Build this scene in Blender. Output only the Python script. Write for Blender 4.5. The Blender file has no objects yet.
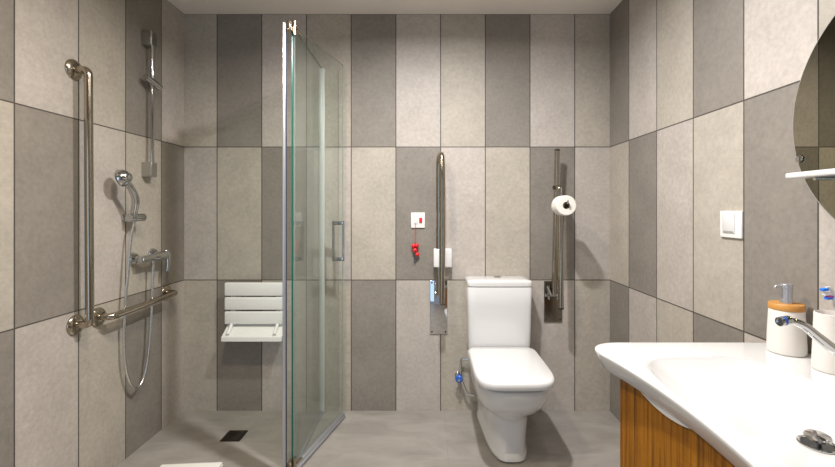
import bpy, bmesh, math, random
from mathutils import Vector, Matrix
random.seed(4)
PI = math.pi
SC = bpy.context.scene
COL = SC.collection

# room, metres: X right, Y into the picture, Z up; the camera stands at the origin of the plan
XL, XR, YB, YF, H = -1.644, 1.226, 2.745, -0.75, 2.675
EYE, F = 1.354, 407.0
def P(px, py, y):                       # a pixel measured on the photograph at a known depth -> metres
    return Vector(((px - 428) * y / F, y, EYE + (210 - py) * y / F))

# ------------------------------------------------------------------ materials
def nt(name):
    m = bpy.data.materials.new(name); m.use_nodes = True
    n = m.node_tree.nodes; l = m.node_tree.links
    return m, n, l, n['Principled BSDF']

def mat(name, col, rough=0.5, metal=0.0, coat=0.0, bump=0.0, bscale=200, var=0.0, vscale=8, trans=0.0, rvar=0.0, stretch=(1, 1, 1)):
    m, n, l, b = nt(name)
    b.inputs['Base Color'].default_value = (*col, 1)
    b.inputs['Roughness'].default_value = rough
    b.inputs['Metallic'].default_value = metal
    b.inputs['Coat Weight'].default_value = coat
    b.inputs['Coat Roughness'].default_value = 0.04
    b.inputs['Transmission Weight'].default_value = trans
    tc = n.new('ShaderNodeTexCoord'); mp = n.new('ShaderNodeMapping')
    mp.inputs['Scale'].default_value = stretch
    l.new(tc.outputs['Object'], mp.inputs['Vector'])
    nz = n.new('ShaderNodeTexNoise'); nz.inputs['Scale'].default_value = vscale; nz.inputs['Detail'].default_value = 5
    l.new(mp.outputs['Vector'], nz.inputs['Vector'])
    rp = n.new('ShaderNodeMapRange')
    rp.inputs['To Min'].default_value = 1 - var; rp.inputs['To Max'].default_value = 1 + var
    l.new(nz.outputs['Fac'], rp.inputs['Value'])
    hv = n.new('ShaderNodeHueSaturation'); hv.inputs['Color'].default_value = (*col, 1)
    l.new(rp.outputs['Result'], hv.inputs['Value']); l.new(hv.outputs['Color'], b.inputs['Base Color'])
    if rvar:
        rr = n.new('ShaderNodeMapRange')
        rr.inputs['To Min'].default_value = max(0, rough - rvar); rr.inputs['To Max'].default_value = rough + rvar
        l.new(nz.outputs['Fac'], rr.inputs['Value']); l.new(rr.outputs['Result'], b.inputs['Roughness'])
    if bump:
        n2 = n.new('ShaderNodeTexNoise'); n2.inputs['Scale'].default_value = bscale; n2.inputs['Detail'].default_value = 3
        l.new(tc.outputs['Object'], n2.inputs['Vector'])
        bp = n.new('ShaderNodeBump'); bp.inputs['Strength'].default_value = bump; bp.inputs['Distance'].default_value = 0.002
        l.new(n2.outputs['Fac'], bp.inputs['Height']); l.new(bp.outputs['Normal'], b.inputs['Normal'])
    return m

TL, TM, TD = (0.49, 0.444, 0.402), (0.45, 0.408, 0.348), (0.252, 0.227, 0.197)
GROUT = (0.07, 0.06, 0.05)
def tile_mat(name, axis, u0, w, A, B):
    """30 x 90 cm wall tiles in three greys, running in a stepped order"""
    m, n, l, b = nt(name)
    def M(op, a, c=None):
        q = n.new('ShaderNodeMath'); q.operation = op
        for i, v in enumerate((a, c)):
            if v is None: continue
            if isinstance(v, (int, float)): q.inputs[i].default_value = v
            else: l.new(v, q.inputs[i])
        return q.outputs[0]
    g = n.new('ShaderNodeNewGeometry'); s = n.new('ShaderNodeSeparateXYZ'); l.new(g.outputs['Position'], s.inputs[0])
    u = M('DIVIDE', M('SUBTRACT', s.outputs[axis], u0), w)
    v = M('DIVIDE', M('SUBTRACT', s.outputs[2], 0.882), 0.897)
    cu, rv = M('FLOOR', u), M('FLOOR', v)
    fu, fv = M('FRACT', u), M('FRACT', v)
    eu = M('MULTIPLY', M('MINIMUM', fu, M('SUBTRACT', 1.0, fu)), w)
    ev = M('MULTIPLY', M('MINIMUM', fv, M('SUBTRACT', 1.0, fv)), 0.897)
    edge = M('MINIMUM', eu, ev)
    idx = M('FLOORED_MODULO', M('ADD', M('ADD', M('MULTIPLY', cu, A), B), M('ABSOLUTE', rv)), 3.0)
    cr = n.new('ShaderNodeValToRGB'); cr.color_ramp.interpolation = 'CONSTANT'
    e = cr.color_ramp.elements
    e[0].position = 0; e[0].color = (*TL, 1); e[1].position = 0.25; e[1].color = (*TM, 1)
    e.new(0.58).color = (*TD, 1)
    l.new(M('DIVIDE', M('ADD', idx, 0.05), 2.2), cr.inputs[0])
    # cloudy cement + fine grain
    cv = n.new('ShaderNodeCombineXYZ'); l.new(cu, cv.inputs[0]); l.new(rv, cv.inputs[1])
    wn = n.new('ShaderNodeTexWhiteNoise'); wn.noise_dimensions = '3D'; l.new(cv.outputs[0], wn.inputs['Vector'])
    off = n.new('ShaderNodeVectorMath'); off.operation = 'MULTIPLY_ADD'
    l.new(wn.outputs['Color'], off.inputs[0]); off.inputs[1].default_value = (7, 7, 7); l.new(g.outputs['Position'], off.inputs[2])
    n1 = n.new('ShaderNodeTexNoise'); n1.inputs['Scale'].default_value = 5.0; n1.inputs['Detail'].default_value = 8; n1.inputs['Roughness'].default_value = 0.62
    l.new(off.outputs[0], n1.inputs['Vector'])
    n2 = n.new('ShaderNodeTexNoise'); n2.inputs['Scale'].default_value = 48; n2.inputs['Detail'].default_value = 5; n2.inputs['Roughness'].default_value = 0.7
    l.new(off.outputs[0], n2.inputs['Vector'])
    val = M('ADD', M('ADD', M('MULTIPLY', M('SUBTRACT', n1.outputs['Fac'], 0.5), 0.46), M('MULTIPLY', M('SUBTRACT', n2.outputs['Fac'], 0.5), 0.62)),
            M('ADD', 0.97, M('MULTIPLY', wn.outputs['Value'], 0.06)))
    hv = n.new('ShaderNodeHueSaturation'); l.new(cr.outputs['Color'], hv.inputs['Color']); l.new(val, hv.inputs['Value'])
    mx = n.new('ShaderNodeMix'); mx.data_type = 'RGBA'
    l.new(M('LESS_THAN', edge, 0.003), mx.inputs['Factor']); l.new(hv.outputs['Color'], mx.inputs['A']); mx.inputs['B'].default_value = (*GROUT, 1)
    l.new(mx.outputs['Result'], b.inputs['Base Color'])
    b.inputs['Roughness'].default_value = 0.62
    bp = n.new('ShaderNodeBump'); bp.inputs['Strength'].default_value = 0.25; bp.inputs['Distance'].default_value = 0.002
    l.new(n2.outputs['Fac'], bp.inputs['Height']); l.new(bp.outputs['Normal'], b.inputs['Normal'])
    return m

def floor_mat():
    m, n, l, b = nt('floor_cement')
    g = n.new('ShaderNodeNewGeometry'); s = n.new('ShaderNodeSeparateXYZ'); l.new(g.outputs['Position'], s.inputs[0])
    n1 = n.new('ShaderNodeTexNoise'); n1.inputs['Scale'].default_value = 3.2; n1.inputs['Detail'].default_value = 8; n1.inputs['Roughness'].default_value = 0.6; n1.inputs['Distortion'].default_value = 0.8
    mp = n.new('ShaderNodeMapping'); mp.inputs['Scale'].default_value = (1, 2.2, 1); mp.inputs['Rotation'].default_value = (0, 0, 0.5)
    l.new(g.outputs['Position'], mp.inputs['Vector']); l.new(mp.outputs['Vector'], n1.inputs['Vector'])
    cr = n.new('ShaderNodeValToRGB'); e = cr.color_ramp.elements
    e[0].position = 0.25; e[0].color = (0.235, 0.216, 0.194, 1); e[1].position = 0.75; e[1].color = (0.37, 0.344, 0.314, 1)
    l.new(n1.outputs['Fac'], cr.inputs[0])
    def M(op, a, c=None):
        q = n.new('ShaderNodeMath'); q.operation = op
        for i, v in enumerate((a, c)):
            if v is None: continue
            if isinstance(v, (int, float)): q.inputs[i].default_value = v
            else: l.new(v, q.inputs[i])
        return q.outputs[0]
    fu = M('FRACT', M('DIVIDE', M('SUBTRACT', s.outputs[0], 0.71), 0.6))
    fv = M('FRACT', M('DIVIDE', M('SUBTRACT', s.outputs[1], 0.345), 1.2))
    d = M('MINIMUM', M('MULTIPLY', M('MINIMUM', fu, M('SUBTRACT', 1.0, fu)), 0.6), M('MULTIPLY', M('MINIMUM', fv, M('SUBTRACT', 1.0, fv)), 1.2))
    mx = n.new('ShaderNodeMix'); mx.data_type = 'RGBA'
    l.new(M('MULTIPLY', M('LESS_THAN', d, 0.0014), 0.35), mx.inputs['Factor']); l.new(cr.outputs['Color'], mx.inputs['A']); mx.inputs['B'].default_value = (0.2, 0.185, 0.165, 1)
    l.new(mx.outputs['Result'], b.inputs['Base Color']); b.inputs['Roughness'].default_value = 0.5
    return m

def wood_mat():
    m, n, l, b = nt('zebrano_wood')
    tc = n.new('ShaderNodeTexCoord'); mp = n.new('ShaderNodeMapping'); l.new(tc.outputs['Object'], mp.inputs['Vector'])
    mp.inputs['Scale'].default_value = (1, 1, 0.03)
    n1 = n.new('ShaderNodeTexNoise'); n1.inputs['Scale'].default_value = 75; n1.inputs['Detail'].default_value = 4; n1.inputs['Roughness'].default_value = 0.6
    l.new(mp.outputs['Vector'], n1.inputs['Vector'])
    cr = n.new('ShaderNodeValToRGB'); e = cr.color_ramp.elements
    e[0].position = 0.34; e[0].color = (0.13, 0.045, 0.002, 1); e[1].position = 0.66; e[1].color = (0.36, 0.145, 0.005, 1)
    e.new(0.5).color = (0.29, 0.11, 0.004, 1)
    l.new(n1.outputs['Fac'], cr.inputs[0])
    m2 = n.new('ShaderNodeMapping'); m2.inputs['Scale'].default_value = (30, 30, 400); l.new(tc.outputs['Object'], m2.inputs['Vector'])
    n2 = n.new('ShaderNodeTexNoise'); n2.inputs['Scale'].default_value = 1; n2.inputs['Detail'].default_value = 2; l.new(m2.outputs['Vector'], n2.inputs['Vector'])
    mr = n.new('ShaderNodeMapRange'); mr.inputs['To Min'].default_value = 0.75; mr.inputs['To Max'].default_value = 1.25; l.new(n2.outputs['Fac'], mr.inputs['Value'])
    hv = n.new('ShaderNodeHueSaturation'); l.new(cr.outputs['Color'], hv.inputs['Color']); l.new(mr.outputs['Result'], hv.inputs['Value'])
    l.new(hv.outputs['Color'], b.inputs['Base Color']); b.inputs['Roughness'].default_value = 0.5; b.inputs['Specular IOR Level'].default_value = 0.2
    return m

def glass_mat(name, tint, refl=1.0):
    """thin clear sheet: straight transmission with a tint, mirror reflection that rises towards grazing (Schlick)"""
    m = bpy.data.materials.new(name); m.use_nodes = True
    n = m.node_tree.nodes; l = m.node_tree.links; n.remove(n['Principled BSDF']); o = n['Material Output']
    tr = n.new('ShaderNodeBsdfTransparent'); tr.inputs['Color'].default_value = (*tint, 1)
    gl = n.new('ShaderNodeBsdfGlossy'); gl.inputs['Roughness'].default_value = 0.0
    gl.inputs['Color'].default_value = (1, 1, 1, 1)
    lw = n.new('ShaderNodeLayerWeight'); lw.inputs['Blend'].default_value = 0.5
    p = n.new('ShaderNodeMath'); p.operation = 'POWER'; l.new(lw.outputs['Facing'], p.inputs[0]); p.inputs[1].default_value = 5
    k = n.new('ShaderNodeMath'); k.operation = 'MULTIPLY_ADD'; l.new(p.outputs[0], k.inputs[0]); k.inputs[1].default_value = 0.8 * refl; k.inputs[2].default_value = 0.04 * refl
    mx = n.new('ShaderNodeMixShader'); l.new(k.outputs[0], mx.inputs[0]); l.new(tr.outputs[0], mx.inputs[1]); l.new(gl.outputs[0], mx.inputs[2])
    l.new(mx.outputs[0], o.inputs['Surface'])
    return m

MT = dict(
    back=tile_mat('back_wall_tiles', 0, 0.085, 0.3015, 1, 0),
    left=tile_mat('side_wall_tiles', 1, 2.51, 0.2975, 1, 2),
    right=tile_mat('basin_wall_tiles', 1, 2.483, 0.301, -1, 1),
    front=mat('entrance_wall_paint', (0.16, 0.14, 0.12), 0.8, var=0.05),
    floor=floor_mat(),
    ceiling=mat('matt_ceiling_paint', (0.88, 0.81, 0.74), 0.9, var=0.02, vscale=3),
    door=mat('door_paint', (0.30, 0.25, 0.2), 0.5, var=0.05),
    ceramic=mat('white_ceramic', (0.72, 0.72, 0.72), 0.16, coat=0.6, var=0.01),
    seat=mat('white_seat_plastic', (0.75, 0.75, 0.75), 0.22, coat=0.2, var=0.01),
    plastic=mat('white_plastic', (0.86, 0.86, 0.84), 0.4, var=0.02, bump=0.05),
    groove=mat('grey_plastic', (0.35, 0.34, 0.32), 0.6, var=0.03),
    chrome=mat('polished_chrome', (0.55, 0.55, 0.55), 0.06, 1.0, var=0.02),
    steel=mat('brushed_steel', (0.43, 0.375, 0.30), 0.2, 1.0, var=0.06, rvar=0.06, vscale=30),
    plate=mat('mirror_steel', (0.6, 0.6, 0.6), 0.04, 1.0, var=0.03),
    satin=mat('satin_chrome', (0.5, 0.49, 0.47), 0.28, 1.0, var=0.03),
    plate_dark_refl=mat('steel_dark_reflection', (0.26, 0.235, 0.20), 0.22, 1.0, var=0.05),  # polished like the other plate; its dark reflection is put into the base colour
    dark=mat('dark_rubber', (0.02, 0.018, 0.016), 0.5, var=0.1),
    blackhole=mat('black_hole_shade', (0.004, 0.005, 0.008), 0.3),  # near-black colour stands for the shade inside the waste opening
    drain=mat('dark_bronze_drain', (0.035, 0.028, 0.02), 0.45, 0.6, var=0.2, vscale=60),
    alu=mat('grey_aluminium', (0.52, 0.53, 0.57), 0.35, 0.75, var=0.03),
    alulight=mat('pale_aluminium', (0.72, 0.73, 0.72), 0.35, 0.2, var=0.02),
    gasket=mat('dark_blue_gasket', (0.045, 0.055, 0.1), 0.4, var=0.05),
    glass=glass_mat('clear_shower_glass', (0.935, 0.96, 0.945)),
    glassedge=mat('green_glass_edge', (0.005, 0.12, 0.085), 0.12, coat=0.5, var=0.1, vscale=3),
    paleedge=mat('pale_glass_edge', (0.30, 0.36, 0.32), 0.2, coat=0.3, var=0.05),
    clear=glass_mat('clear_plastic_tag', (0.70, 0.70, 0.69), 3.0),
    red=mat('red_plastic', (0.72, 0.012, 0.02), 0.3, coat=0.3, var=0.05),
    blue=mat('blue_plastic', (0.02, 0.13, 0.6), 0.35, var=0.05),
    blueb=mat('blue_bristles', (0.01, 0.2, 0.85), 0.6, bump=0.3, bscale=900),
    magenta=mat('magenta_bristles', (0.6, 0.06, 0.45), 0.6, bump=0.3, bscale=900),
    pink=mat('pink_plastic', (0.85, 0.09, 0.25), 0.4, var=0.03),
    paper=mat('toilet_paper', (0.84, 0.81, 0.76), 0.95, bump=0.5, bscale=120, var=0.03),
    card=mat('grey_cardboard', (0.2, 0.15, 0.1), 0.9, var=0.1),
    wood=wood_mat(),
    bamboo=mat('bamboo_wood', (0.55, 0.26, 0.06), 0.45, var=0.15, vscale=25, stretch=(1, 1, 4)),
    stone=mat('off_white_glaze', (0.78, 0.745, 0.70), 0.5, var=0.02),
    mirror=mat('mirror_silver', (0.31, 0.29, 0.22), 0.0, 1.0),
    mirroredge=mat('mirror_ground_edge', (0.72, 0.74, 0.72), 0.2, 0.8, var=0.03),
    towel=mat('white_terry', (0.84, 0.82, 0.78), 0.95, bump=0.9, bscale=350, var=0.04),
    hose=mat('chrome_hose', (0.72, 0.71, 0.69), 0.22, 1.0, bump=0.4, bscale=400, var=0.06),
)

# ------------------------------------------------------------------ mesh helpers
def box(bm, c, s, bevel=0.0, seg=3, rot=None):
    r = bmesh.ops.create_cube(bm, size=1.0)
    vs = r['verts']
    M = Matrix.Translation(Vector(c)) @ (rot.to_4x4() if rot else Matrix.Identity(4)) @ Matrix.Diagonal((*s, 1))
    bmesh.ops.transform(bm, matrix=M, verts=vs)
    if bevel:
        es = list({e for v in vs for e in v.link_edges})
        bmesh.ops.bevel(bm, geom=es, offset=bevel, segments=seg, profile=0.5, affect='EDGES')

def rings(bm, rs, close0=True, close1=True, wrap=False):
    V = [[bm.verts.new(p) for p in r] for r in rs]
    n = len(V[0])
    pairs = list(zip(V, V[1:])) + ([(V[-1], V[0])] if wrap else [])
    for a, b in pairs:
        for i in range(n):
            j = (i + 1) % n
            bm.faces.new((a[i], a[j], b[j], b[i]))
    if not wrap:
        if close0: bm.faces.new(V[0][::-1])
        if close1: bm.faces.new(V[-1])
    return V

def bend(path, rad, n=7):
    """round the inner corners of a polyline"""
    p = [Vector(q) for q in path]; out = [p[0]]
    for i in range(1, len(p) - 1):
        a, b, c = p[i - 1], p[i], p[i + 1]
        da, dc = (a - b), (c - b)
        r = min(rad, da.length * 0.49, dc.length * 0.49)
        s, e = b + da.normalized() * r, b + dc.normalized() * r
        for k in range(n + 1):
            t = k / n
            out.append((1 - t) ** 2 * s + 2 * t * (1 - t) * b + t * t * e)
    out.append(p[-1]); return out

def tube(bm, path, r, seg=16, caps=True):
    p = [Vector(q) for q in path]
    q = [p[0]]
    for v in p[1:]:
        if (v - q[-1]).length > 1e-6: q.append(v)
    p = q; n = len(p)
    T = [(p[min(i + 1, n - 1)] - p[max(i - 1, 0)]).normalized() for i in range(n)]
    up = Vector((0, 0, 1)) if abs(T[0].z) < 0.9 else Vector((1, 0, 0))
    N = (up - T[0] * up.dot(T[0])).normalized(); rs = []
    for i in range(n):
        if i:
            N = (N - T[i] * N.dot(T[i])).normalized()
        B = T[i].cross(N)
        rr = r[i] if isinstance(r, (list, tuple)) else r
        rs.append([p[i] + (N * math.cos(a) + B * math.sin(a)) * rr for a in (2 * PI * k / seg for k in range(seg))])
    rings(bm, rs, caps, caps)

def lathe(bm, prof, o, d=(0, 0, 1), seg=32, sx=1.0, sy=1.0):
    """prof: (radius, height) pairs along axis d from origin o"""
    d = Vector(d).normalized(); R = Vector((0, 0, 1)).rotation_difference(d).to_matrix(); o = Vector(o)
    rs = []
    for (r, h) in prof:
        r = max(r, 1e-4)
        rs.append([o + R @ Vector((r * sx * math.cos(a), r * sy * math.sin(a), h)) for a in (2 * PI * k / seg for k in range(seg))])
    rings(bm, rs)

def catmull(pts, n=10):
    p = [Vector(q) for q in pts]; p = [2 * p[0] - p[1]] + p + [2 * p[-1] - p[-2]]; out = []
    for i in range(1, len(p) - 2):
        a, b, c, d = p[i - 1:i + 3]
        for k in range(n):
            t = k / n
            out.append(0.5 * ((2 * b) + (c - a) * t + (2 * a - 5 * b + 4 * c - d) * t * t + (3 * b - a - 3 * c + d) * t ** 3))
    out.append(p[-2]); return out

def obj(name, bm, m, parent=None, angle=40, origin=None):
    """one mesh object from world-space geometry; a child keeps its thing's origin, a lone thing gets its own base point"""
    bmesh.ops.recalc_face_normals(bm, faces=bm.faces[:])
    if parent is None and origin is None:
        c = [v.co for v in bm.verts]
        origin = Vector(((min(v.x for v in c) + max(v.x for v in c)) / 2, (min(v.y for v in c) + max(v.y for v in c)) / 2, min(v.z for v in c)))
    base = Vector(origin) if parent is None else parent['_b']
    base = Vector(base)
    for v in bm.verts: v.co -= base
    me = bpy.data.meshes.new(name); bm.to_mesh(me); bm.free()
    for q in (m if isinstance(m, list) else [m]): me.materials.append(q)
    for f in me.polygons: f.use_smooth = True
    me.set_sharp_from_angle(angle=math.radians(angle))
    o = bpy.data.objects.new(name, me); COL.objects.link(o)
    if parent is None: o.location = base
    else: o.parent = parent
    o['_b'] = base
    return o

def tag(o, label, cat, group=None):
    o['label'] = label; o['category'] = cat
    if group: o['group'] = group
    return o
def thing(name, loc, label, cat, group=None):
    o = bpy.data.objects.new(name, None); COL.objects.link(o); o.location = loc; o.empty_display_size = 0.05
    o['_b'] = Vector(loc)
    return tag(o, label, cat, group)
def struct(name, bm, m):
    o = obj(name, bm, m, origin=(0, 0, 0)); o['kind'] = 'structure'; return o
NB = bmesh.new

# ------------------------------------------------------------------ the room
t = 0.12
def slab(name, x0, x1, y0, y1, z0, z1, m):
    bm = NB(); box(bm, ((x0 + x1) / 2, (y0 + y1) / 2, (z0 + z1) / 2), (x1 - x0, y1 - y0, z1 - z0)); return struct(name, bm, m)
slab('floor', XL - t, XR + t, YF - t, YB + t, -t, 0, MT['floor'])
slab('ceiling', XL - t, XR + t, YF - t, YB + t, H, H + t, MT['ceiling'])
slab('wall_back', XL - t, XR + t, YB, YB + t, 0, H, MT['back'])
slab('wall_left', XL - t, XL, YF - t, YB, 0, H, MT['left'])
slab('wall_right', XR, XR + t, YF - t, YB, 0, H, MT['right'])
# entrance wall behind the photographer ; its wide opening is added to let the cool fill in
DX0, DX1, DZ = -1.45, 0.35, 2.1
bm = NB()
box(bm, ((XL + DX0) / 2, YF - t / 2, H / 2), (DX0 - XL, t, H))
box(bm, ((XR + DX1) / 2, YF - t / 2, H / 2), (XR - DX1, t, H))
box(bm, ((DX0 + DX1) / 2, YF - t / 2, (H + DZ) / 2), (DX1 - DX0, t, H - DZ))
struct('wall_front', bm, MT['front'])

# ------------------------------------------------------------------ toilet
TX = 0.452
def sup(cx, y0, y1, hw, z, n=3.0, nb=None, N=48):
    """plan ring: front y0, back y1, half width hw; nb = squarer exponent at the back"""
    cy, hy = (y0 + y1) / 2, (y1 - y0) / 2; out = []
    for k in range(N):
        a = 2 * PI * k / N; c, s = math.cos(a), math.sin(a)
        e = 2 / ((nb or n) if s > 0 else n)
        out.append(Vector((cx + hw * math.copysign(abs(c) ** e, c), cy + hy * math.copysign(abs(s) ** e, s), z)))
    return out
wc = thing('toilet', (TX, 2.45, 0), 'white close-coupled ceramic toilet with closed lid against the back wall', 'toilet')
bm = NB()
prof = [  # z, front, back, half width, exponent, how much narrower towards the front
    (0.000, 2.185, 2.705, 0.116, 3.2, .16), (0.010, 2.168, 2.712, 0.122, 3.2, .16), (0.028, 2.172, 2.714, 0.120, 3.2, .16), (0.040, 2.192, 2.714, 0.114, 3.4, .17),
    (0.12, 2.188, 2.716, 0.117, 3.6, .16), (0.19, 2.180, 2.718, 0.121, 3.6, .14), (0.235, 2.168, 2.720, 0.126, 3.4, .12), (0.255, 2.150, 2.722, 0.136, 3.1, .10),
    (0.275, 2.122, 2.724, 0.154, 3.0, .05), (0.300, 2.090, 2.726, 0.174, 3.0, 0), (0.335, 2.060, 2.727, 0.187, 3.1, 0), (0.375, 2.035, 2.728, 0.194, 3.2, 0), (0.415, 2.022, 2.730, 0.198, 3.4, 0), (0.436, 2.019, 2.731, 0.199, 3.5, 0),
    (0.443, 2.023, 2.730, 0.196, 3.5, 0), (0.446, 2.035, 2.725, 0.186, 3.5, 0)]
def egg(k, z, a, b, h, n):
    r = sup(TX, a, b, h, z, n, 8); cy, hy2 = (a + b) / 2, (b - a) / 2
    for p in r: p.x = TX + (p.x - TX) * (1 + k * (p.y - cy) / hy2)
    return r
rings(bm, [egg(k, z, a, b, h, n) for z, a, b, h, n, k in prof])
obj('bowl', bm, MT['ceramic'], wc, 60)
bm = NB()
rings(bm, [sup(TX, a, 2.545, h, z, 3.4, 8) for z, a, h in [(0.447, 2.034, 0.191), (0.449, 2.028, 0.195), (0.455, 2.028, 0.195), (0.457, 2.034, 0.191)]])
obj('seat', bm, MT['seat'], wc, 50)
bm = NB()
rings(bm, [sup(TX, a, b, h, z, 4.4, 11) for z, a, b, h in [(0.459, 2.016, 2.53, 0.198), (0.462, 2.006, 2.535, 0.205), (0.475, 2.001, 2.538, 0.208), (0.489, 2.002, 2.538, 0.207),
      (0.497, 2.006, 2.536, 0.204), (0.501, 2.016, 2.530, 0.196), (0.503, 2.10, 2.48, 0.14), (0.504, 2.2, 2.42, 0.06)]])
obj('seat_lid', bm, MT['seat'], wc, 50)
bm = NB()
def rrect(cx, hx, y0, y1, z, n=9): return sup(cx, y0, y1, hx, z, n, 14, 64)
rings(bm, [rrect(TX, h, a, 2.738, z) for z, h, a in [(0.447, 0.190, 2.560), (0.50, 0.197, 2.552), (0.60, 0.199, 2.548), (0.75, 0.203, 2.545), (0.868, 0.2045, 2.542), (0.872, 0.201, 2.545)]])
obj('cistern', bm, MT['ceramic'], wc, 50)
bm = NB()
rings(bm, [rrect(TX, h, a, b, z) for z, h, a, b in [(0.8735, 0.203, 2.545, 2.738), (0.876, 0.206, 2.539, 2.741), (0.897, 0.207, 2.538, 2.742), (0.904, 0.2055, 2.540, 2.741), (0.910, 0.199, 2.546, 2.735), (0.914, 0.16, 2.585, 2.71), (0.916, 0.08, 2.62, 2.68)]])
cl = obj('cistern_lid', bm, MT['ceramic'], wc, 50)
for s in (-1, 1):
    bm = NB()
    lathe(bm, [(0.0, 0), (0.021, 0), (0.021, 0.008), (0.018, 0.010), (0, 0.0105)], (TX + s * 0.0125, 2.655, 0.9145), seg=24, sx=0.55)
    obj('flush_button', bm, MT['chrome'], cl)

# angle valve and hose beside the toilet
vp = P(459, 378, 2.70)
va = thing('water_valve', (vp.x, YB, vp.z), 'small chrome water valve with blue handle on wall left of toilet', 'valve')
bm = NB(); lathe(bm, [(0, 0), (0.026, 0), (0.026, 0.004), (0.020, 0.009), (0.011, 0.011), (0.011, 0.05), (0, 0.05)], (vp.x, YB - 0.0003, vp.z), (0, -1, 0)); obj('body', bm, MT['chrome'], va)
bm = NB(); lathe(bm, [(0, 0), (0.022, 0), (0.025, 0.004), (0.025, 0.016), (0.02, 0.021), (0, 0.022)], (vp.x + 0.002, YB - 0.05, vp.z), (-0.35, -1, 0), 20); obj('handle', bm, MT['blue'], va)
bm = NB(); lathe(bm, [(0, 0), (0.008, 0), (0.010, 0.006), (0.010, 0.014), (0, 0.016)], (vp.x, YB - 0.072, vp.z), (-0.2, -1, 0), 6); obj('cap', bm, MT['chrome'], va)
bm = NB(); tube(bm, catmull([(vp.x + 0.008, YB - 0.035, vp.z - 0.006), (vp.x + 0.03, YB - 0.04, vp.z - 0.05), (vp.x + 0.055, YB - 0.045, vp.z - 0.10), (vp.x + 0.10, YB - 0.05, vp.z - 0.115)], 8), 0.0085, 10); obj('hose', bm, MT['hose'], va)
bm = NB(); tube(bm, bend([(vp.x + 0.012, YB - 0.04, vp.z + 0.01), (vp.x + 0.012, YB - 0.04, vp.z + 0.125), (vp.x + 0.075, YB - 0.05, vp.z + 0.125)], 0.02), 0.0075, 10); obj('pipe', bm, MT['chrome'], va)

# ------------------------------------------------------------------ folded support rails either side of the toilet
def flange_screws(bm, pts, d, r=0.006):
    for p in pts: lathe(bm, [(0, 0), (r, 0), (r, 0.002), (r * 0.6, 0.004), (0, 0.004)], p, d, 12)
lx = 0.0815
lr = thing('support_rail', (lx, YB, 0.70), 'folded-up steel support rail with polished plate left of the toilet', 'grab rail', 'hinged support rails beside the toilet')
bm = NB(); box(bm, (0.072, YB - 0.004, 0.70), (0.118, 0.008, 0.362), 0.003); pl = obj('wall_plate', bm, MT['plate'], lr)
for sx in (-1, 1):
    for sz in (-1, 1): bm = NB(); flange_screws(bm, [(0.072 + sx * 0.046, YB - 0.008, 0.70 + sz * 0.165)], (0, -1, 0)); obj('screw', bm, MT['dark'], pl)
bm = NB()
tube(bm, bend([(lx - 0.009, 2.712, 0.79), (lx - 0.009, 2.695, 1.69), (lx + 0.004, 2.60, 1.725), (lx + 0.010, 2.575, 1.60), (lx + 0.007, 2.565, 0.765)], 0.07, 9), 0.019, 20)
obj('rail', bm, MT['steel'], lr)
bm = NB()
box(bm, (lx - 0.03, 2.726, 0.815), (0.012, 0.03, 0.10), 0.003); box(bm, (lx + 0.026, 2.726, 0.815), (0.012, 0.03, 0.10), 0.003)
tube(bm, [(lx - 0.036, 2.716, 0.80), (lx + 0.032, 2.716, 0.80)], 0.011)
obj('hinge', bm, MT['steel'], lr)
bm = NB(); box(bm, (0.0975, YB - 0.0325, 1.0355), (0.121, 0.065, 0.122), 0.008); bb = obj('bumper', bm, MT['plastic'], lr); bb['label'] = 'white plastic buffer block'

rx = 0.838
rr = thing('support_rail', (rx, YB, 0.75), 'folded-up steel support rail with paper holder right of the toilet', 'grab rail', 'hinged support rails beside the toilet')
bm = NB(); box(bm, (0.842, YB - 0.004, 0.738), (0.122, 0.008, 0.276), 0.003); pl = obj('wall_plate', bm, MT['plate_dark_refl'], rr)
for sx in (-1, 1):
    for sz in (-1, 1): bm = NB(); flange_screws(bm, [(0.842 + sx * 0.047, YB - 0.008, 0.738 + sz * 0.12)], (0, -1, 0)); obj('screw', bm, MT['dark'], pl)
bm = NB()
tube(bm, [(rx, 2.707, 0.79), (rx - 0.001, 2.637, 1.738)], 0.0165, 20)
rl = obj('rail', bm, MT['steel'], rr)
bm = NB(); lathe(bm, [(0, 0), (0.0172, 0), (0.0172, 0.008), (0.013, 0.012), (0, 0.012)], (rx - 0.001, 2.637, 1.737), (0, -0.07, 1), 20); obj('end_cap', bm, MT['dark'], rl)
bm = NB(); tube(bm, bend([(rx + 0.001, 2.66, 1.497), (rx + 0.001, 2.598, 1.497), (rx + 0.003, 2.575, 0.735)], 0.012), 0.0172, 20); lg = obj('leg', bm, MT['steel'], rr)
bm = NB(); lathe(bm, [(0, 0), (0.018, 0), (0.018, 0.008), (0.013, 0.012), (0, 0.012)], (rx + 0.003, 2.575, 0.737), (0, 0, -1), 20); obj('end_cap', bm, MT['dark'], lg)
bm = NB()
box(bm, (rx - 0.03, 2.726, 0.80), (0.010, 0.03, 0.09), 0.003); box(bm, (rx + 0.026, 2.726, 0.80), (0.010, 0.03, 0.09), 0.003)
tube(bm, [(rx - 0.055, 2.718, 0.785), (rx + 0.032, 2.718, 0.785)], 0.010)
tube(bm, [(rx - 0.045, 2.70, 0.85), (rx - 0.02, 2.70, 0.79)], 0.007, 10)
obj('hinge', bm, MT['chrome'], rr)
bm = NB(); lathe(bm, [(0.0166, -0.012), (0.0225, -0.012), (0.0225, 0.012), (0.0166, 0.012)], (rx - 0.002, 2.655, 1.50), (0, -0.07, 1), 24); col = obj('collar', bm, MT['dark'], rr); col['label'] = 'black clamp collar'
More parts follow.
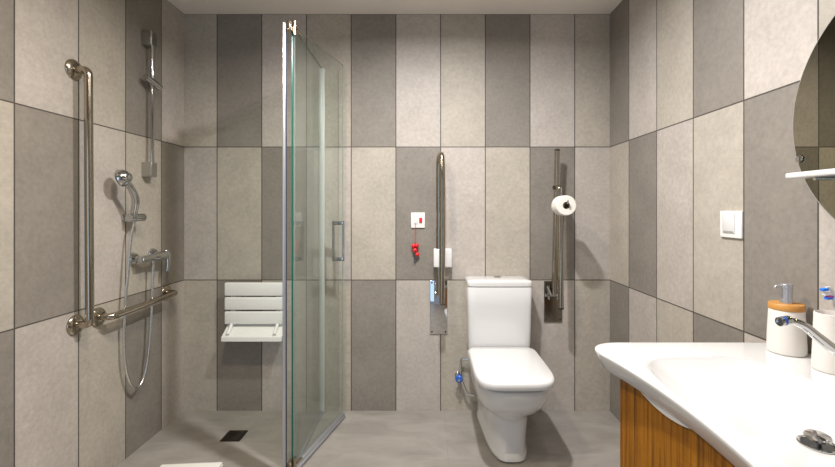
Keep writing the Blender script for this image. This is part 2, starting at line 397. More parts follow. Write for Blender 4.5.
# paper-holder arm: from the collar down and through the roll
rc = Vector((0.8235, 2.42, 1.381))
bm = NB(); tube(bm, bend([(rx, 2.583, 1.495), (rx - 0.003, 2.548, 1.495), (rx - 0.006, 2.548, rc.z + 0.012), (rc.x, 2.395, rc.z + 0.012), (rc.x, 2.395, rc.z + 0.03)], 0.012), 0.005, 10); obj('paper_arm', bm, MT['chrome'], rr)
pr = thing('toilet_roll', (rc.x, rc.y + 0.05, rc.z - 0.06), 'white toilet paper roll hanging on the right support rail', 'toilet paper')
bm = NB()
prf = [(0.022, 0), (0.056, 0), (0.060, 0.004), (0.0605, 0.05), (0.060, 0.098), (0.056, 0.102), (0.022, 0.102)]
R = []
for (r, h) in prf: R.append([Vector((rc.x + r * math.cos(a), rc.y + h, rc.z + r * math.sin(a))) for a in (2 * PI * k / 40 for k in range(40))])
rings(bm, R, wrap=True); obj('paper', bm, MT['paper'], pr)
bm = NB()
R = []
for (r, h) in [(0.0205, 0.001), (0.0218, 0.001), (0.0218, 0.101), (0.0205, 0.101)]: R.append([Vector((rc.x + r * math.cos(a), rc.y + h, rc.z + r * math.sin(a))) for a in (2 * PI * k / 32 for k in range(32))])
rings(bm, R, wrap=True); obj('core', bm, MT['card'], pr)

# ------------------------------------------------------------------ emergency pull switch
ec = P(418, 220.3, YB)
es = thing('emergency_switch', (ec.x, YB, ec.z), 'white emergency switch plate with red button and pull cord', 'switch')
bm = NB(); box(bm, (ec.x, YB - 0.005, ec.z), (0.094, 0.010, 0.104), 0.004); pl = obj('plate', bm, MT['plastic'], es)
bm = NB(); box(bm, (ec.x - 0.0145, YB - 0.011, ec.z), (0.027, 0.004, 0.05), 0.0015); obj('cord_outlet', bm, MT['seat'], pl)
bm = NB(); box(bm, (ec.x + 0.018, YB - 0.0125, ec.z + 0.001), (0.020, 0.007, 0.034), 0.002); k = obj('button', bm, MT['red'], pl); k['label'] = 'red button'
cx = ec.x - 0.0165
bm = NB(); tube(bm, catmull([(cx, YB - 0.014, ec.z - 0.018), (cx - 0.001, YB - 0.016, ec.z - 0.09), (cx - 0.001, YB - 0.018, ec.z - 0.175), (cx + 0.004, YB - 0.018, ec.z - 0.25)], 6), 0.0016, 8); obj('cord', bm, MT['red'], es)
for q, (dx, dz, r) in enumerate([(-0.013, -0.172, 0.015), (0.008, -0.168, 0.015), (-0.004, -0.200, 0.0165), (0.012, -0.228, 0.0145)]):
    bm = NB(); bmesh.ops.create_uvsphere(bm, u_segments=18, v_segments=12, radius=r, matrix=Matrix.Translation((cx + dx, YB - 0.020 - 0.004 * (q % 2), ec.z + dz))); obj('bead', bm, MT['red'], es)
bm = NB()
rings(bm, [[Vector((cx + x, yy, ec.z + z)) for x, z in [(-0.02, -0.195), (-0.012, -0.188), (-0.006, -0.215), (0.012, -0.236), (0.026, -0.244), (0.024, -0.256), (0.004, -0.262), (0.0, -0.292), (-0.012, -0.285), (-0.012, -0.245)]] for yy in (YB - 0.0125, YB - 0.0105)])
k = obj('cord_tag', bm, MT['clear'], es); k['label'] = 'clear plastic tag'

# ------------------------------------------------------------------ folding shower seat
ss = thing('shower_bench', (-1.17, YB, 0.50), 'white slatted fold-down shower seat on the back wall', 'shower seat')
def sp(px, y): return (px - 428) * y / F
zz = lambda py, y: EYE + (210 - py) * y / F
sy = 2.655
for (a, b_) in [(282.8, 296.2), (297.5, 310.2), (311.7, 324.6)]:
    bm = NB(); z0, z1 = zz(b_, sy), zz(a, sy)
    box(bm, (-1.137, sy + 0.011, (z0 + z1) / 2), (0.386, 0.022, z1 - z0), 0.008, 3)
    obj('slat', bm, MT['plastic'], ss)
# lowest slat tips forward and ends in a turned-down lip
bm = NB()
sec = [(2.695, 0.606), (2.65, 0.573), (2.616, 0.549), (2.601, 0.540), (2.599, 0.514), (2.612, 0.512), (2.618, 0.532), (2.656, 0.558), (2.702, 0.592)]
x0, x1 = -1.322, -0.936
R = []
for x, sh in ((x0, 0.9), (x0 + 0.006, 1), (x1 - 0.006, 1), (x1, 0.9)):
    cy = sum(s[0] for s in sec) / len(sec); cz = sum(s[1] for s in sec) / len(sec)
    R.append([Vector((x, cy + (s[0] - cy) * (0.97 if sh < 1 else 1), cz + (s[1] - cz) * (0.95 if sh < 1 else 1))) for s in sec])
rings(bm, R); obj('slat', bm, MT['plastic'], ss, 50)
for x in (-1.285, -0.985):
    bm = NB()
    box(bm, (x, 2.689, 0.715), (0.030, 0.024, 0.31), 0.004)
    tube(bm, bend([(x, 2.678, 0.63), (x, 2.650, 0.590), (x, 2.608, 0.556)], 0.01), 0.011, 10)
    obj('bracket', bm, MT['plastic'], ss)
for x in (-1.285, -0.985):
    bm = NB(); box(bm, (x, 2.7225, 0.70), (0.05, 0.044, 0.20), 0.006); obj('wall_mount', bm, MT['plastic'], ss)

# ------------------------------------------------------------------ shower enclosure
hx, hy = -0.699, 2.097
GH = 2.30
se = thing('shower_enclosure', (hx, 2.45, 0), 'clear glass shower screen with its hinged door standing open', 'shower screen')
def pane(name, a, b, z0, z1, th, parent, edge='glassedge'):
    a, b = Vector(a), Vector(b); d = (b - a).normalized(); nrm = Vector((-d.y, d.x, 0)) * th / 2
    bm = NB()
    c = [a - nrm, b - nrm, b + nrm, a + nrm]
    rings(bm, [[Vector((q.x, q.y, z)) for q in c] for z in (z0, z1)])
    bm.faces.ensure_lookup_table()
    for f in bm.faces:
        f.material_index = 1 if f.calc_area() < 0.08 else 0
    bm.normal_update()
    return obj(name, bm, [MT['glass'], MT[edge]], parent, 20)
fx = pane('fixed_glass', (hx, hy, 0), (-0.709, YB - 0.012, 0), 0.012, GH, 0.008, se)
bm = NB(); box(bm, (-0.709, YB - 0.0125, GH / 2 + 0.003), (0.034, 0.024, GH - 0.002), 0.002); obj('wall_profile', bm, MT['alulight'], se)
bm = NB(); box(bm, (-0.704, (hy + YB) / 2, 0.0075), (0.016, YB - hy - 0.05, 0.014), 0.002, 2, Matrix.Rotation(0.0155, 3, 'Z')); obj('floor_profile', bm, MT['alu'], se)
bm = NB(); box(bm, (-0.7175, 2.030, GH / 2 - 0.01), (0.014, 0.080, GH - 0.03), 0.003, 3, Matrix.Rotation(0.315, 3, 'Z')); po = obj('post', bm, MT['alu'], se)
bm = NB(); box(bm, (-0.7235, 2.0725, GH / 2 - 0.01), (0.008, 0.007, GH - 0.03), 0.001); obj('gasket', bm, MT['gasket'], po)
d0, d1 = Vector((hx + 0.0085, hy + 0.004, 0)), Vector((-0.556, 2.656, 0))
dd = (d1 - d0).normalized(); dn = Vector((dd.y, -dd.x, 0)); ang = math.atan2(dd.y, dd.x); RZ = Matrix.Rotation(ang, 3, 'Z')
dg = pane('door_glass', d0 + dd * 0.004, d1, 0.03, GH, 0.006, se, 'paleedge')
m_ = (d0 + d1) / 2; L = (d1 - d0).length
bm = NB(); box(bm, (m_.x, m_.y, 0.024), (L, 0.022, 0.028), 0.003, 2, RZ); box(bm, (m_.x + dn.x * 0.014, m_.y + dn.y * 0.014, 0.014), (L, 0.010, 0.014), 0.002, 2, RZ); obj('door_seal', bm, MT['alu'], dg)
# pull handle near the free end
hc = d0 + dd * (L * 0.885)
z0, z1 = zz(259, hc.y), zz(223, hc.y)
bm = NB()
for s in (-1, 1):
    o1 = hc + dn * s * 0.034
    if s > 0: tube(bm, [(o1.x, o1.y, z0 - 0.012), (o1.x, o1.y, z1 + 0.012)], 0.008, 12)
    else: tube(bm, [(o1.x, o1.y, z0 - 0.012), (o1.x, o1.y, z1 + 0.012)], 0.008, 12)
    for z in (z0, z1):
        q = hc + dn * s * 0.003
        box(bm, ((q.x + o1.x) / 2, (q.y + o1.y) / 2, z), (0.036, 0.020, 0.024), 0.002, 2, RZ @ Matrix.Rotation(PI / 2, 3, 'Z'))
obj('handle', bm, MT['chrome'], dg)
for z in (GH - 0.01, 0.045):
    bm = NB()
    box(bm, (hx - 0.006, hy - 0.012, z), (0.02, 0.055, 0.05), 0.004)
    lathe(bm, [(0, -0.035), (0.010, -0.035), (0.010, 0.035), (0, 0.035)], (hx + 0.012, hy + 0.0, z), (0, 0, 1), 16)
    a = d0 + dd * 0.01; c = d0 + dd * 0.06
    tube(bm, [(a.x + dn.x * 0.006, a.y + dn.y * 0.006, z), (c.x + dn.x * 0.006, c.y + dn.y * 0.006, z - 0.008)], 0.007, 10)
    obj('hinge', bm, MT['steel'], se)

# ------------------------------------------------------------------ shower floor
sd = thing('shower_drain', (-1.16, 2.437, 0), 'small square dark drain grate in the shower floor', 'drain')
bm = NB(); box(bm, (-1.16, 2.437, 0.002), (0.116, 0.116, 0.004), 0.001); obj('frame', bm, MT['drain'], sd)
bm = NB()
for k in range(6): box(bm, (-1.16, 2.437 - 0.04 + 0.016 * k, 0.005), (0.09, 0.006, 0.003), 0.001, 1)
obj('grate', bm, MT['drain'], sd)
bm = NB()
rot = Matrix.Rotation(math.radians(4), 3, 'Z')
for k, (zc, s) in enumerate(((0.007, 1.0), (0.0195, 0.985))):
    box(bm, (-1.222, 1.912, zc), (0.315 * s, 0.46 * s, 0.0135), 0.006, 3, rot)
tag(obj('bath_mat', bm, MT['towel']), 'white folded towelling bath mat on the shower floor', 'bath mat')

# ------------------------------------------------------------------ grab bars on the shower wall
def grab(label, A, B, off=0.069):
    """A, B: points on the left wall (y, z)"""
    root = thing('grab_bar', (XL, A[0], A[1]), label, 'grab bar', 'steel grab bars on the shower wall')
    X = XL + off
    bm = NB(); tube(bm, bend([(XL + 0.006, *A), (X, *A), (X, *B), (XL + 0.006, *B)], 0.05, 9), 0.0172, 20); obj('bar', bm, MT['steel'], root)
    for q in (A, B):
        bm = NB(); lathe(bm, [(0, 0), (0.047, 0), (0.047, 0.004), (0.043, 0.010), (0.026, 0.016), (0.019, 0.017), (0, 0.017)], (XL, *q), (1, 0, 0), 36); obj('flange', bm, MT['steel'], root)
grab('tall vertical steel grab bar on the left wall', (1.887, 2.005), (1.895, 0.819))
grab('short horizontal steel grab bar beneath the shower mixer', (2.025, 0.822), (2.551, 0.836))

# slide rail
ry, rxx = 2.36, XL + 0.045
sr = thing('slide_rail', (XL, ry, 1.55), 'vertical chrome shower slide rail mounted high on left wall', 'shower rail')
bm = NB(); tube(bm, [(rxx, ry, 1.55), (rxx, ry, 2.375)], 0.0105, 16); obj('rail', bm, MT['chrome'], sr)
for z in (1.588, 2.345):
    bm = NB(); box(bm, (XL + 0.0285, ry, z), (0.057, 0.052, 0.084), 0.004); obj('bracket', bm, MT['satin'], sr)
bm = NB()
lathe(bm, [(0, -0.02), (0.018, -0.02), (0.019, 0), (0.018, 0.02), (0, 0.02)], (rxx, ry, 2.09), (0, 0, 1), 20)
tube(bm, [(rxx + 0.002, ry - 0.06, 2.108), (rxx + 0.010, ry + 0.05, 2.078)], [0.019, 0.021], 18)
obj('slider', bm, MT['chrome'], sr)

# hand shower in its wall holder
hy_ = 2.20
ho = thing('shower_holder', (XL, hy_, 1.31), 'small chrome wall holder gripping the hand shower', 'shower holder')
hz = 1.312
bm = NB(); lathe(bm, [(0, 0), (0.020, 0), (0.020, 0.012), (0.014, 0.016), (0.013, 0.045), (0, 0.045)], (XL, hy_, hz), (1, 0, 0), 24); obj('base', bm, MT['chrome'], ho)
bm = NB()
tube(bm, [(XL + 0.050, hy_ - 0.030, hz), (XL + 0.066, hy_ + 0.056, hz + 0.002)], 0.0215, 20)
obj('clamp', bm, MT['chrome'], ho)
hd = thing('hand_shower', (XL + 0.06, hy_, hz), 'chrome hand shower with round head hanging on left wall', 'hand shower')
top = Vector((XL + 0.086, 2.085, 1.520)); bot = Vector((XL + 0.062, hy_ - 0.008, hz - 0.022))
bm = NB()
mid = (top + bot) / 2 + Vector((0.022, 0.016, 0.006))
pth = catmull([bot, bot + Vector((0.002, -0.004, 0.05)), mid, top + Vector((0.012, 0.02, -0.035)), top + Vector((0.002, 0.004, -0.004))], 8)
n_ = len(pth); tube(bm, pth, [0.0125 + 0.0055 * math.sin(PI * min(1, i / (n_ - 1) * 1.1)) for i in range(n_)], 18); obj('handle', bm, MT['chrome'], hd)
fd = Vector((-0.86, -0.20, -0.25)).normalized()
bm = NB(); lathe(bm, [(0, -0.036), (0.016, -0.033), (0.031, -0.022), (0.041, -0.006), (0.046, 0.010), (0.046, 0.016), (0.042, 0.018), (0, 0.018)], top, fd, 36); hh = obj('spray_head', bm, MT['chrome'], hd)
bm = NB(); lathe(bm, [(0, 0.0181), (0.041, 0.0181), (0.039, 0.0215), (0, 0.022)], top, fd, 36); k = obj('spray_face', bm, MT['dark'], hh); k['label'] = 'dark nozzle face'

# mixer
m1, m2 = (2.262, 1.083), (2.424, 1.091)
mx_ = thing('shower_mixer', (XL, 2.34, 1.05), 'chrome shower mixer tap on the left wall', 'mixer tap')
bx = XL + 0.060
for (y, z) in (m1, m2):
    bm = NB(); lathe(bm, [(0, 0), (0.036, 0), (0.036, 0.006), (0.029, 0.018), (0.016, 0.018), (0.016, 0.056), (0, 0.056)], (XL, y, z), (1, 0, 0), 28); obj('rosette', bm, MT['chrome'], mx_)
bm = NB(); tube(bm, [(bx, m1[0] - 0.026, 1.080), (bx, m1[0] - 0.022, 1.080), (bx, 2.30, 1.080), (bx, 2.35, 1.080), (bx, 2.37, 1.080), (bx, 2.44, 1.080)], [0.012, 0.021, 0.0195, 0.020, 0.026, 0.027], 24); bdy = obj('body', bm, MT['chrome'], mx_)
bm = NB(); tube(bm, [(bx + 0.002, 2.345, 1.085), (bx + 0.002, 2.345, 1.048)], 0.011, 16); obj('outlet', bm, MT['chrome'], mx_)
bm = NB(); lathe(bm, [(0, 0), (0.026, 0), (0.028, 0.012), (0.025, 0.03), (0.012, 0.036), (0, 0.036)], (bx, 2.44, 1.080), (0, 1, 0), 24)
tube(bm, [(bx - 0.004, 2.462, 1.104), (bx + 0.012, 2.462, 1.075), (bx + 0.016, 2.456, 1.03), (bx + 0.014, 2.448, 0.985)], [0.017, 0.016, 0.013, 0.010], 14)
obj('lever', bm, MT['chrome'], mx_)
# hose
hp = [(bot.x, bot.y, bot.z - 0.004), (bot.x - 0.006, 2.175, 1.20), (XL + 0.052, 2.158, 1.0), (XL + 0.04, 2.150, 0.78), (XL + 0.036, 2.160, 0.55), (XL + 0.038, 2.195, 0.42), (XL + 0.040, 2.25, 0.373), (XL + 0.042, 2.305, 0.43), (XL + 0.046, 2.335, 0.58), (XL + 0.052, 2.345, 0.82), (bx + 0.002, 2.345, 1.044)]
bm = NB(); tube(bm, catmull(hp, 9), 0.0068, 12); tag(obj('shower_hose', bm, MT['hose']), 'long chrome shower hose looping down the left wall', 'shower hose')

# ------------------------------------------------------------------ light switch
sw = thing('light_switch', (XR, 1.638, 1.298), 'square white light switch on the right wall', 'light switch')
bm = NB(); box(bm, (XR - 0.005, 1.638, 1.296), (0.010, 0.116, 0.108), 0.003); pl = obj('plate', bm, MT['plastic'], sw)
bm = NB(); box(bm, (XR - 0.0115, 1.645, 1.300), (0.005, 0.066, 0.080), 0.0015, 2, Matrix.Rotation(math.radians(-2), 3, 'Y')); obj('rocker', bm, MT['seat'], pl)
bm = NB(); box(bm, (XR - 0.0145, 1.645, 1.267), (0.0015, 0.052, 0.005), 0); obj('indicator', bm, MT['groove'], pl)

# ------------------------------------------------------------------ round mirror and shelf
mr = thing('round_mirror', (XR, 0.955, 1.24), 'large round wall mirror above the washbasin', 'mirror')
MC = Vector((1.210, 0.95, 1.63)); MR = 0.402
bm = NB(); lathe(bm, [(0, 0), (MR - 0.004, 0), (MR - 0.004, 0.0006), (0, 0.0006)], MC - Vector((0.0002, 0, 0)), (-1, 0, 0), 128); obj('glass', bm, MT['mirror'], mr, 20)
bm = NB(); lathe(bm, [(0, 0), (MR - 0.002, 0), (MR, -0.001), (MR, -0.005), (0, -0.005)], MC, (-1, 0, 0), 128); obj('rim', bm, MT['mirroredge'], mr, 20)
for (y, z) in ((1.322, 1.520), (0.578, 1.520), (1.13, 1.975), (0.77, 1.975)):
    bm = NB(); q = Vector((MC.x, y, z)); lathe(bm, [(0, -0.0155), (0.008, -0.0155), (0.008, 0.003), (0.012, 0.003), (0.012, 0.006), (0.008, 0.008), (0, 0.008)], q, (-1, 0, 0), 16); obj('clip', bm, MT['chrome'], mr)
bm = NB(); box(bm, (1.151, 0.95, 1.458), (0.112, 0.60, 0.018), 0.005); 
sh = thing('wall_shelf', (XR, 0.95, 1.449), 'slim white shelf fixed in front of the round mirror', 'shelf')
obj('board', bm, MT['ceramic'], sh)
for y in (0.72, 1.18):
    bm = NB(); tube(bm, [(XR - 0.0003, y, 1.4445), (1.12, y, 1.4445)], 0.0045, 10); obj('bracket', bm, MT['chrome'], sh)

# ------------------------------------------------------------------ washbasin
BY, RIM = 0.93, 0.894
def front(y): return 0.602 - 0.050 * ((y - BY) / 0.41) ** 2
y0, y1 = BY - 0.492, BY + 0.492
pts = []
ye = 0.385
for k in range(41):                                  # concave front edge, far to near
    y = BY + ye - 2 * ye * k / 40; pts.append((front(y), y))
def corner(p0, p1, p2, n=9):
    return [((1 - t) ** 2 * p0[0] + 2 * t * (1 - t) * p1[0] + t * t * p2[0], (1 - t) ** 2 * p0[1] + 2 * t * (1 - t) * p1[1] + t * t * p2[1]) for t in (k / n for k in range(1, n + 1))]
e = pts[-1]; pts += corner(e, (front(BY - 0.455), y0 + 0.006), (0.66, y0))
pts += [(0.66 + (1.2245 - 0.66) * k / 20, y0) for k in range(1, 20)]
pts += [(1.2245, y0 + (y1 - y0) * k / 36) for k in range(0, 37)]
pts += [(1.2245 - (1.2245 - 0.66) * k / 20, y1) for k in range(1, 20)]
pts += [(0.66, y1)] + corner((0.66, y1), (front(BY + 0.455), y1 - 0.006), pts[0])[:-1]
N = len(pts); C = Vector((0.835, BY)); OUT = [Vector(p) for p in pts]
def inset(d, back=False):
    r = []
    for i in range(N):
        a, b_ = OUT[i - 1], OUT[(i + 1) % N]; tt = (b_ - a).normalized(); nn = Vector((-tt.y, tt.x))
        if nn.dot(C - OUT[i]) < 0: nn = -nn
        q = OUT[i] + nn * d
        if OUT[i].x > 1.22: q.x = OUT[i].x
        r.append(q)
    return r
def bowl(s, c=None, a=0.212, b_=0.365, n=3.4, grow=1.0):
    r = []
    for p in OUT:
        d = p - C; d.normalize()
        rad = (abs(d.x / (a * grow)) ** n + abs(d.y / (b_ * grow)) ** n) ** (-1 / n)
        r.append((c or C) + d * rad * s)
    return r
Z = lambda r, z: [Vector((p.x, p.y, z)) for p in r]
DR = Vector((0.900, 0.94))
bs = thing('washbasin', (1.0, BY, 0.74), 'wide white ceramic washbasin with concave front edge', 'washbasin')
bm = NB()
lst = [Z(bowl(1, a=0.17, b_=0.34), 0.742), Z(bowl(1, a=0.186, b_=0.355), 0.760), Z(bowl(1, a=0.186, b_=0.355), 0.829), Z(inset(0.034), 0.829), Z(inset(0.028), 0.830), Z(inset(0.022), 0.836), Z(inset(0.004), 0.876), Z(inset(0.0), 0.886), Z(inset(0.001), 0.890), Z(inset(0.005), 0.8932), Z(inset(0.012), RIM)]
i12 = inset(0.012); bo = bowl(1.0)
for f, dz in ((0.55, 0.0), (0.85, -0.0004)): lst.append(Z([i12[i].lerp(bo[i], f) for i in range(N)], RIM + dz))
D = 0.080
for s in (1.0, 0.985, 0.96, 0.92, 0.87, 0.81, 0.72, 0.6, 0.45, 0.3, 0.18, 0.11):
    w = (1 - s) ** 0.8
    c = C.lerp(DR, min(1, w * 1.05))
    z = RIM - 0.003 - D * (1 - s ** 4.6) if s < 1 else RIM - 0.0016
    lst.append(Z(bowl(s, c), z))
V = rings(bm, lst, True, False)
# close onto a round waste opening
last = [Vector((DR.x + 0.026 * math.cos(math.atan2((OUT[i] - C).y, (OUT[i] - C).x)), DR.y + 0.026 * math.sin(math.atan2((OUT[i] - C).y, (OUT[i] - C).x)), RIM - 0.002 - D - 0.001)) for i in range(N)]
lv = [bm.verts.new(p) for p in last]; lw = [bm.verts.new(p - Vector((0, 0, 0.02))) for p in last]
for i in range(N):
    j = (i + 1) % N
    bm.faces.new((V[-1][i], V[-1][j], lv[j], lv[i])); bm.faces.new((lv[i], lv[j], lw[j], lw[i]))
bm.faces.new(lw)
obj('bowl', bm, MT['ceramic'], bs, 50)
bm = NB(); R = []
for k in range(25):
    y = 1.205 - 0.225 * k / 24; u = 1 - ((y - 1.0925) / 0.1125) ** 2
    x = 0.634 - 0.018 * ((y - BY) / 0.375) ** 2
    R.append([Vector((x - 0.0045, y, 0.8285)), Vector((x - 0.0008, y, 0.8285)), Vector((x - 0.0008, y, 0.8265 - 0.017 * u)), Vector((x - 0.0045, y, 0.8275 - 0.017 * u))])
rings(bm, R); obj('skirt', bm, MT['ceramic'], bs)
zb = RIM - D - 0.003
bm = NB(); R = []
for r, z in [(0.0305, zb - 0.002), (0.0325, zb + 0.0005), (0.037, zb + 0.001), (0.0375, zb + 0.0035), (0.0345, zb + 0.005), (0.0315, zb + 0.0035), (0.0295, zb - 0.002)]:
    R.append([Vector((DR.x + r * math.cos(2 * PI * k / 36), DR.y + r * math.sin(2 * PI * k / 36), z)) for k in range(36)])
rings(bm, R, wrap=True); ws = obj('waste_ring', bm, MT['chrome'], bs); ws['label'] = 'chrome waste ring'
bm = NB(); lathe(bm, [(0, 0), (0.0300, 0), (0.0300, 0.002), (0, 0.002)], (DR.x, DR.y, zb - 0.0005), seg=28); obj('waste_hole_shade', bm, MT['blackhole'], ws)
bm = NB(); lathe(bm, [(0, 0), (0.024, 0), (0.026, 0.002), (0.024, 0.005), (0.012, 0.008), (0, 0.009)], (DR.x + 0.004, DR.y + 0.004, zb + 0.015), (-0.1, -0.1, 1), 28); tube(bm, [(DR.x + 0.004, DR.y, zb - 0.004), (DR.x + 0.006, DR.y, zb + 0.016)], 0.004, 8); k = obj('plug', bm, MT['chrome'], bs); k['label'] = 'raised chrome plug'

# vanity cabinet below
vc = thing('vanity_cabinet', (0.95, BY, 0.28), 'striped brown wooden vanity cabinet under the white washbasin', 'cabinet')
def cabx(y): return 0.634 - 0.018 * ((y - BY) / 0.375) ** 2
ca, cb, czb = BY - 0.375, BY + 0.375, 0.28
bm = NB(); R = []
for k in range(61):
    y = cb - (cb - ca) * k / 60
    zt = 0.826
    x = cabx(y); R.append([Vector((x, y, czb)), Vector((x + 0.017, y, czb)), Vector((x + 0.017, y, zt)), Vector((x, y, zt))])
rings(bm, R); obj('front_panel', bm, MT['wood'], vc, 35)
for y in (ca + 0.009, cb - 0.009):
    bm = NB(); xa = cabx(y) + 0.018; box(bm, ((xa + 1.222) / 2, y, (czb + 0.826) / 2), (1.222 - xa, 0.018, 0.826 - czb), 0.001, 1); obj('side_panel', bm, MT['wood'], vc)
bm = NB(); box(bm, (0.94, BY, czb + 0.009), (0.555, cb - ca - 0.04, 0.018), 0.001, 1); obj('bottom_panel', bm, MT['wood'], vc)

# basin tap
fy = 0.965
fa = thing('basin_tap', (1.135, fy, RIM), 'chrome basin tap with a long curved spout', 'tap')
bm = NB(); lathe(bm, [(0, 0), (0.030, 0), (0.030, 0.006), (0.024, 0.010), (0.023, 0.085), (0.026, 0.09), (0.026, 0.12), (0.02, 0.135), (0, 0.137)], (1.135, fy, RIM + 0.0004), seg=32); obj('body', bm, MT['chrome'], fa)
tip = P(786, 320.5, fy)
pth = catmull([(1.12, fy, 0.952), (1.03, fy, 0.985), P(835, 350, fy), P(818, 337, fy), P(805, 326.5, fy), P(795, 322, fy), tip], 7)
n_ = len(pth); bm = NB(); tube(bm, pth, [0.0145 - 0.007 * i / (n_ - 1) for i in range(n_)], 20); sp_ = obj('spout', bm, MT['chrome'], fa)
bm = NB(); dv = Vector((-1, -0.15, -0.12)); lathe(bm, [(0, -0.012), (0.0095, -0.010), (0.0108, -0.006), (0.0108, 0.004), (0.0095, 0.005), (0.0095, 0.010), (0.0108, 0.011), (0.0105, 0.019), (0.008, 0.019), (0.008, 0.016), (0, 0.016)], tip, dv, 24); ae = obj('aerator', bm, MT['chrome'], sp_)
bm = NB(); lathe(bm, [(0.0096, 0.0052), (0.0109, 0.0052), (0.0109, 0.0098), (0.0096, 0.0098)], tip, dv, 24); k = obj('ring', bm, MT['blue'], fa); k['label'] = 'blue ring on the spout end'
bm = NB(); tube(bm, catmull([(1.135, fy, RIM + 0.130), (1.15, fy, RIM + 0.15), (1.13, fy, RIM + 0.165), (1.06, fy, RIM + 0.178)], 5), 0.008, 12); obj('lever', bm, MT['chrome'], fa)

# soap dispenser
so = Vector((1.158, 1.315, RIM + 0.0003))
sdp = thing('soap_dispenser', so, 'off-white soap dispenser with bamboo collar and silver pump', 'soap dispenser')
bm = NB(); lathe(bm, [(0, 0), (0.046, 0), (0.050, 0.004), (0.0505, 0.02), (0.048, 0.09), (0.0455, 0.135), (0.0445, 0.139), (0, 0.139)], so, seg=40); obj('body', bm, MT['stone'], sdp)
bm = NB(); lathe(bm, [(0, 0.1395), (0.0455, 0.1395), (0.0465, 0.142), (0.0465, 0.156), (0.044, 0.159), (0, 0.159)], so, seg=40); k = obj('collar', bm, MT['bamboo'], sdp); k['label'] = 'orange bamboo collar'
bm = NB(); lathe(bm, [(0, 0.1592), (0.0165, 0.1592), (0.0165, 0.170), (0.0150, 0.173), (0.0150, 0.208), (0.0162, 0.209), (0.0162, 0.219), (0.015, 0.221), (0, 0.221)], so, seg=28)
tube(bm, bend([so + Vector((0, 0, 0.214)), so + Vector((-0.030, 0.004, 0.214)), so + Vector((-0.033, 0.004, 0.206))], 0.004), 0.0045, 10)
obj('pump', bm, MT['alu'], sdp)

# tumbler with a toothbrush
cu = Vector((1.160, 1.165, RIM + 0.0003))
bm = NB(); R = []
for r, h in [(0.001, 0.008), (0.040, 0.008), (0.0395, 0.09), (0.0385, 0.163), (0.0395, 0.1645), (0.0415, 0.1635), (0.0435, 0.09), (0.0465, 0.015), (0.0455, 0.002), (0.043, 0), (0.001, 0)]:
    R.append([cu + Vector((r * math.cos(2 * PI * k / 40), r * math.sin(2 * PI * k / 40), h)) for k in range(40)])
rings(bm, R, True, True); tag(obj('tumbler', bm, MT['stone'], origin=cu), 'off-white bathroom tumbler beside the soap dispenser', 'tumbler')
hp_ = P(829.5, 288, 1.165)
tb = thing('toothbrush', (cu.x + 0.01, cu.y, cu.z + 0.012), 'white toothbrush with blue bristles standing in the tumbler', 'toothbrush')
bm = NB(); tube(bm, catmull([hp_ + Vector((-0.010, 0, 0.001)), hp_ + Vector((0.002, 0, 0.0)), hp_ + Vector((0.010, 0, -0.018)), hp_ + Vector((0.015, 0, -0.045)), (1.176, 1.165, 1.03)], 7), [0.0035] * 8 + [0.0042] * 21, 12); obj('handle', bm, MT['seat'], tb)
bm = NB(); tube(bm, [(1.176, 1.165, 1.029), (1.166, 1.165, cu.z + 0.014)], 0.0055, 12); k = obj('grip', bm, MT['pink'], tb); k['label'] = 'pink grip'
for (px, py, mm) in ((824.2, 289.5, 'blueb'), (826.5, 293.8, 'seat'), (828.6, 298.0, 'blueb'), (829.6, 296.6, 'magenta')):
    q = P(px, py, 1.165); bm = NB(); box(bm, (q.x, 1.165, q.z), (0.017, 0.012, 0.0075 if mm != 'magenta' else 0.004), 0.001, 1, Matrix.Rotation(math.radians(-8), 3, 'Y')); obj('bristles', bm, MT[mm], tb)
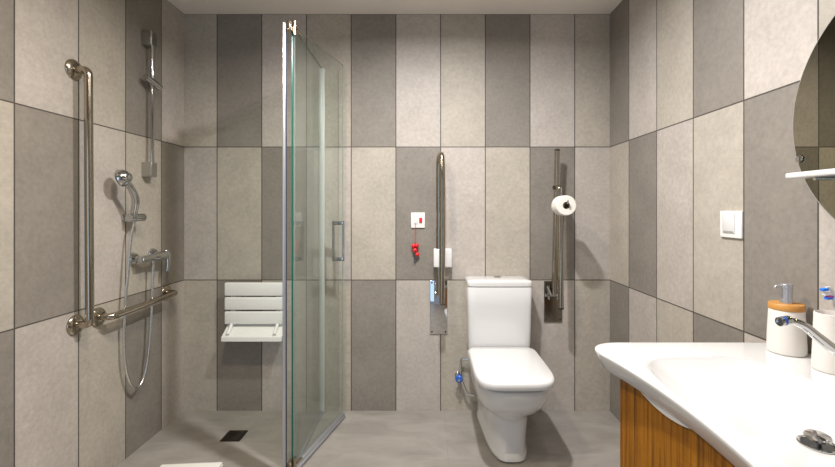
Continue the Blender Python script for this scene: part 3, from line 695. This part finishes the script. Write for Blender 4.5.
# a pink brush lying low against the rim
bm = NB(); tube(bm, [(1.150, 1.186, cu.z + 0.011), (1.176, 1.150, cu.z + 0.158)], 0.0048, 12)
lathe(bm, [(0, 0), (0.0048, 0), (0.003, 0.004), (0, 0.005)], (1.176, 1.150, cu.z + 0.158), (0.17, -0.24, 0.95), 12)
tag(obj('toothbrush', bm, MT['pink']), 'pink brush handle just showing over the tumbler rim', 'toothbrush')

# ------------------------------------------------------------------ lamps and added fill lights
def area(name, loc, size, w, col, rot=(0, 0, 0), shape='DISK', sy=None, spread=180):
    ld = bpy.data.lights.new(name, 'AREA'); ld.shape = shape; ld.size = size
    if sy: ld.size_y = sy
    ld.energy = w; ld.color = col; ld.spread = math.radians(spread)
    o = bpy.data.objects.new(name, ld); COL.objects.link(o); o.location = loc; o.rotation_euler = rot; return o
area('ceiling_downlight', (0.05, 1.56, H - 0.01), 0.09, 24, (1.0, 0.985, 0.985), spread=167)
area('basin_downlight', (0.58, 1.25, H - 0.01), 0.09, 1.9, (1.0, 0.985, 0.97), spread=150)
area('shower_side_fill', (-0.55, 1.10, H - 0.01), 0.22, 12, (1.0, 0.86, 0.66), spread=162)  # added warm fill, brightens the left wall
area('entrance_fill', (-0.1, 0.25, H - 0.01), 0.2, 3, (1.0, 0.93, 0.84), spread=170)  # small extra fill, added to lift the back wall
area('doorway_cool_fill', (-0.95, YF - 0.35, 1.1), 0.95, 4.8, (0.46, 0.72, 1.0), (PI / 2, 0, 0), 'RECTANGLE', 2.0)  # added cool fill outside the opening, placed to reach the basin front
W = bpy.data.worlds.new('hall'); SC.world = W; W.use_nodes = True
W.node_tree.nodes['Background'].inputs['Color'].default_value = (0.55, 0.6, 0.7, 1); W.node_tree.nodes['Background'].inputs['Strength'].default_value = 0.3

# ------------------------------------------------------------------ camera
cd = bpy.data.cameras.new('camera'); cam = bpy.data.objects.new('camera', cd); COL.objects.link(cam)
cam.location = (0, 0, EYE); cam.rotation_euler = (PI / 2, 0, 0)
cd.sensor_fit = 'HORIZONTAL'; cd.sensor_width = 36; cd.lens = 36 * F / 835
cd.shift_x = -10.5 / 835; cd.shift_y = -23.5 / 835; cd.clip_start = 0.02
SC.camera = cam
for o in bpy.data.objects:
    if '_b' in o: del o['_b']
vs = SC.view_settings
vs.view_transform = 'Standard'; vs.look = 'None'; vs.gamma = 1; vs.use_curve_mapping = False; vs.exposure = 0.89
